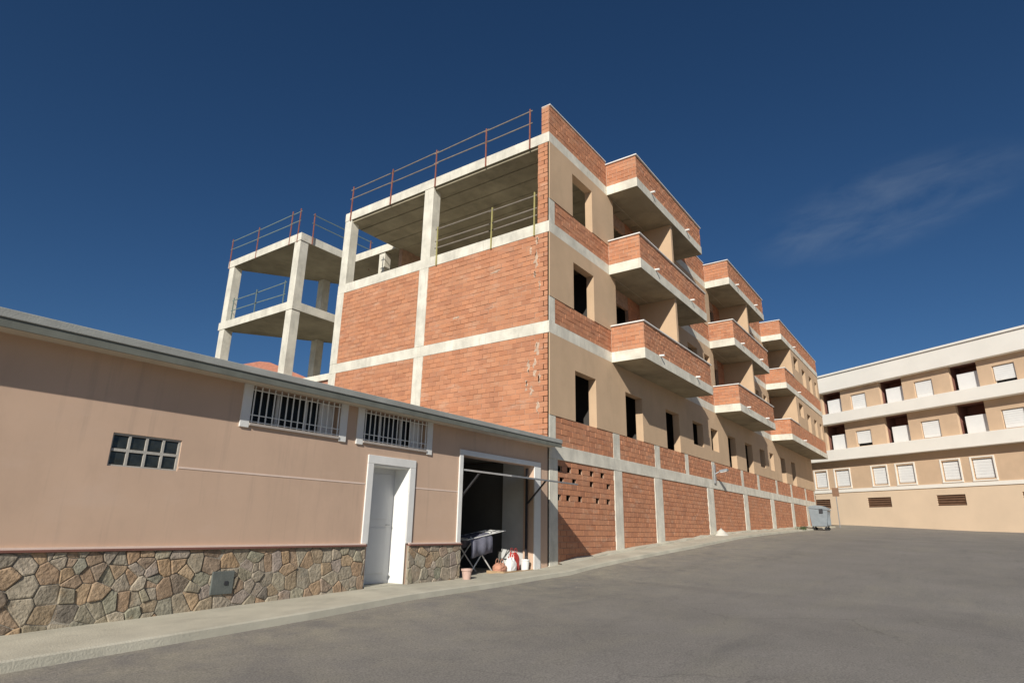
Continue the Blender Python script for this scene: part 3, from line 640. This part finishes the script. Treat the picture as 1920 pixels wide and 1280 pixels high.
h = [(a, b, 6.6, 8.74) for a, b in rec]+[(a, b, 9.6, 11.5) for a, b in rec]+[(a, b, 6.72, 7.95) for a, b in wins1]+[(a, b, 9.7, 10.92) for a, b in wins1]
fnA = lambda s, t, z: tuple(A_(s, t, z))
MB().wall(S0, S1, 5.75, 11.5, 0, .25, h, fnA).build('upper_wall', 'ochre_wall', AB)
MB().wall(S0, S1, 3.45, 5.75, 0, .25, [(a, b, 3.66, 4.97) for a, b in low], fnA).build('first_wall', 'ochre_wall', AB)
MB().wall(S0, S1, -.5, 3.2, 0, .25, [(4.25+5.35*k, 6.2+5.35*k, 1.97, 2.7) for k in range(-2, 5)], fnA).build('base_wall', 'sand_wall', AB)
for k in range(-2, 5):
    v = apart('vent', 'brown_metal', AB, 4.25+5.35*k, 6.2+5.35*k, .1, .2, 1.97, 2.7)
    for j in range(4): apart('louvre', 'brown_metal', v, 4.27+5.35*k, 6.18+5.35*k, .02, .09, 2.02+j*.17, 2.06+j*.17)
apart('string_course', 'cream', AB, S0, S1, -.06, .25, 3.2, 3.45)
for z0, z1 in ((5.72, 6.6), (8.74, 9.6)): apart('balcony_band', 'cream', AB, S0, S1, -.62, -.001, z0, z1, bevel=.02)
apart('roof_band', 'cream', AB, S0, S1, -.45, .25, 11.5, 12.85, bevel=.02); apart('coping', 'cream', AB, S0-.05, S1+.05, -.55, .3, 12.851, 13.0, bevel=.02)
apart('roof', 'cream', AB, S0, S1, .26, 11, 11.5, 11.8); apart('end_wall', 'ochre_wall', AB, S0, S0+.25, .251, 11, -.5, 11.5); apart('end_wall', 'ochre_wall', AB, S1-.25, S1, .251, 11, -.5, 11.5)
apart('back_wall', 'ochre_wall', AB, S0+.26, S1-.26, 10.7, 11, -.5, 11.5)
for a, b in wins1:
    for z0, z1 in ((6.72, 7.95), (9.7, 10.92)):
        w = apart('window', 'cream', AB, a, b, .20, .25, z0, z1); sh = apart('shutter', 'shutter_white', w, a+.06, b-.06, .10, .19, z0+(.22 if random.random() < .35 else .03), z1-.03)
        for j in range(6): apart('slat', 'shutter_white', w, a+.06, b-.06, .085, .099, z0+.3+j*.15, z0+.41+j*.15)
        apart('pane', 'glass', w, a+.06, b-.06, .19, .199, z0+.01, z1-.03)
for a, b in low:
    w = apart('window', 'cream', AB, a, b, .20, .25, 3.66, 4.97); apart('shutter', 'shutter_white', w, a+.06, b-.06, .10, .19, 3.7, 4.94)
    for j in range(6): apart('slat', 'shutter_white', w, a+.06, b-.06, .085, .099, 3.76+j*.19, 3.9+j*.19)
    fr = MB(); abox(fr, a-.1, a, -.03, -.001, 3.58, 5.05); abox(fr, b, b+.1, -.03, -.001, 3.58, 5.05); abox(fr, a-.1, b+.1, -.03, -.001, 5.051, 5.12); abox(fr, a-.1, b+.1, -.06, -.001, 3.5, 3.579); fr.build('window_frame', 'cream', w)
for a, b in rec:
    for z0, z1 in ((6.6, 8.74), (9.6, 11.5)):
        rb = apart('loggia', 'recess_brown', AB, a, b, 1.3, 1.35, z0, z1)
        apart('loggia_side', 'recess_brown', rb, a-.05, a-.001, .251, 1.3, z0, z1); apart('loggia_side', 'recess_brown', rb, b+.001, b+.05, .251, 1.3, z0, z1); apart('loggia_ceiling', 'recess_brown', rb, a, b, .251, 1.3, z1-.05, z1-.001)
        apart('shutter', 'shutter_white', rb, a+.35, b-.1, .26, .30, z0+.02, z0+1.3)
# house beyond with tiled roof
DH = thing('tiled_house', 'far house with low terracotta tiled roof seen between frame columns', 'house', (19.6, 45.4, 5))
def rot2(x, y): return (19.6+x*.83+y*.56, 45.4-x*.56+y*.83)
m = MB(); m.prism([rot2(-4, -4), rot2(4, -4), rot2(4, 4), rot2(-4, 4)], -1, 12.9); m.build('wall', 'cream', DH)
m = MB(); e = [rot2(-4.4, -4.4), rot2(4.4, -4.4), rot2(4.4, 4.4), rot2(-4.4, 4.4)]; r_ = [rot2(-.5, 0), rot2(.5, 0)]
m.add([(*p, 12.9) for p in e]+[(*p, 15.2) for p in r_], [(0,1,5,4), (1,2,5), (2,3,4,5), (3,0,4), (3,2,1,0)]); m.build('roof', 'roof_tile', DH)

# ------------------------------------------------------------------ street things
WX, WY = 29.2, -1.35; wz = zroad(WX, WY)
WC = thing('waste_container', 'grey wheeled waste container at the kerb by the brick block end', 'container', (WX, WY, wz))
b = MB(); b.add([(WX-.5, WY-.42, wz+.22), (WX+.5, WY-.42, wz+.22), (WX+.5, WY+.42, wz+.22), (WX-.5, WY+.42, wz+.22), (WX-.57, WY-.55, wz+1.15), (WX+.57, WY-.55, wz+1.15), (WX+.57, WY+.5, wz+1.28), (WX-.57, WY+.5, wz+1.28)],
    [(3,2,1,0),(4,5,6,7),(0,1,5,4),(1,2,6,5),(2,3,7,6),(3,0,4,7)]); b.build('body', 'bin_grey', WC, .03)
ld = MB(); prof = [(-.6, 1.16), (-.5, 1.32), (-.25, 1.43), (.1, 1.46), (.4, 1.42), (.55, 1.30)]
ld.v = [(x, WY+y, wz+z) for x in (WX-.6, WX+.6) for y, z in prof]; ld.f = [(i, i+1, i+7, i+6) for i in range(5)]+[tuple(range(5, -1, -1)), tuple(range(6, 12)), (0, 6, 11, 5)]
ld.build('lid', 'bin_grey', WC, .01)
MB().box(WX-.63, WX-.59, WY-.3, WY-.1, wz+1.0, wz+1.25).build('hinge_arm', 'metal_dark', WC); MB().box(WX+.59, WX+.63, WY-.3, WY-.1, wz+1.0, wz+1.25).build('hinge_arm', 'metal_dark', WC)
for sx in (-.4, .4):
    for sy in (-.36, .36):
        MB().bar((WX+sx-.03, WY+sy, wz+.1), (WX+sx+.03, WY+sy, wz+.1), .2, n=14).build('wheel', 'rubber', WC); MB().box(WX+sx-.05, WX+sx+.05, WY+sy-.03, WY+sy+.03, wz+.12, wz+.23).build('caster', 'metal_dark', WC)
for k in range(3): MB().box(WX-.36+k*.33, WX-.30+k*.33, WY-.535, WY-.46, wz+.3, wz+1.08).build('rib', 'bin_grey', WC)
SX, SY = 36.9, -1.3; sz = zroad(SX, SY)
RS = thing('road_sign', 'small square sign on a thin post beyond the brick block end', 'sign', (SX, SY, sz))
MB().bar((SX, SY, sz), (SX, SY, sz+2.75), .06, n=10).build('post', 'metal_grey', RS); MB().obox((SX-.04, SY, sz+2.45), (.012, 0, 0), (0, .22, 0), (0, 0, .3)).build('plate', 'brown_metal', RS)
EB = thing('cable_box', 'narrow brown cable box on the corner of brick block', 'box', (36.2, -.1, 1.0))
MB().box(36.05, 36.35, -.18, -.021, .75, 1.6).build('cover', 'brown_metal', EB, .01); MB().bar((36.2, -.06, 1.6), (36.2, -.06, 2.6), .04, n=8).build('conduit', 'brown_metal', EB)
WL = thing('wall_lamp', 'grey street lamp on bracket fixed to the concrete band', 'lamp', (13.4, -.03, 2.3))
MB().box(13.3, 13.5, -.09, -.031, 1.95, 2.75).build('back_plate', 'metal_grey', WL, .01); MB().bar((13.4, -.08, 2.35), (13.5, -.32, 2.5), .05, n=8).build('bracket', 'metal_grey', WL)
MB().obox((13.54, -.42, 2.5), (.11, 0, 0), (.03, -.16, .03), (0, .01, .045)).build('lamp_head', 'bin_grey', WL, .02); MB().obox((13.54, -.42, 2.445), (.09, 0, 0), (.025, -.13, .025), (0, 0, .01)).build('diffuser', 'white_plastic', WL)
def heap(name, label, cat, c, r, h, m, seed):
    q = random.Random(seed); b = MB(); n = 14; lv = 5
    for k in range(lv):
        f = k/lv
        for i in range(n):
            a = 2*math.pi*i/n; rr_ = r*(1-f)*(1+q.uniform(-.18, .18)); b.v.append((c[0]+rr_*math.cos(a), c[1]+rr_*.7*math.sin(a), c[2]+h*(1-(1-f)**1.4)*(1+q.uniform(-.1, .1))-.03))
    b.v.append((c[0], c[1], c[2]+h)); b.f = [(k*n+i, k*n+(i+1) % n, (k+1)*n+(i+1) % n, (k+1)*n+i) for k in range(lv-1) for i in range(n)]+[((lv-1)*n+i, (lv-1)*n+(i+1) % n, lv*n) for i in range(n)]
    o = b.build(name, m, None, smooth=True); o['label'] = label; o['category'] = cat; return o
heap('sand_heap', 'small white heap of sand against a concrete post', 'sand', (13.05, -.25, zg(13)), .40, .30, 'white_sand', 3)
wd = MB(); q = random.Random(8); WXp = 26.2
for i in range(90):
    x, y = WXp+q.gauss(0, .3), -.85+q.gauss(0, .1); z = zg(x)-.02; a = q.uniform(0, 6.28); hh = q.uniform(.08, .26); l = q.uniform(-.12, .12)
    dx, dy = .012*math.cos(a), .012*math.sin(a); wd.add([(x-dx, y-dy, z), (x+dx, y+dy, z), (x+l*.5+dx, y+l*.3+dy, z+hh*.6), (x+l, y+l*.6, z+hh), (x+l*.5-dx, y+l*.3-dy, z+hh*.6)], [(0,1,2,3,4)])
o = wd.build('weed_clump', 'leaf', None); o['label'] = 'low clump of green weeds growing at the kerb edge'; o['category'] = 'weeds'

gv = MB(); q = random.Random(31)
for i in range(420):
    x = q.uniform(-3, 31); y = ky(x)-.05-abs(q.gauss(0, .55)); z = zroad(x, y); r = q.uniform(.005, .016)*(1.6 if q.random() < .05 else 1)
    P = [Vector((math.cos(a), math.sin(a), 0)) for a in (0, 1.6, 3.0, 4.5)]
    gv.add([(x+p.x*r*q.uniform(.7, 1.2), y+p.y*r*q.uniform(.7, 1.2), z+.003) for p in P]+[(x+q.uniform(-.3, .3)*r, y+q.uniform(-.3, .3)*r, z+r*q.uniform(.6, 1.1))], [(0,1,4), (1,2,4), (2,3,4), (3,0,4)])
o = gv.build('gravel', 'grit', None, kind='stuff'); o['label'] = 'loose gravel and grit strewn along the kerb'; o['category'] = 'gravel'
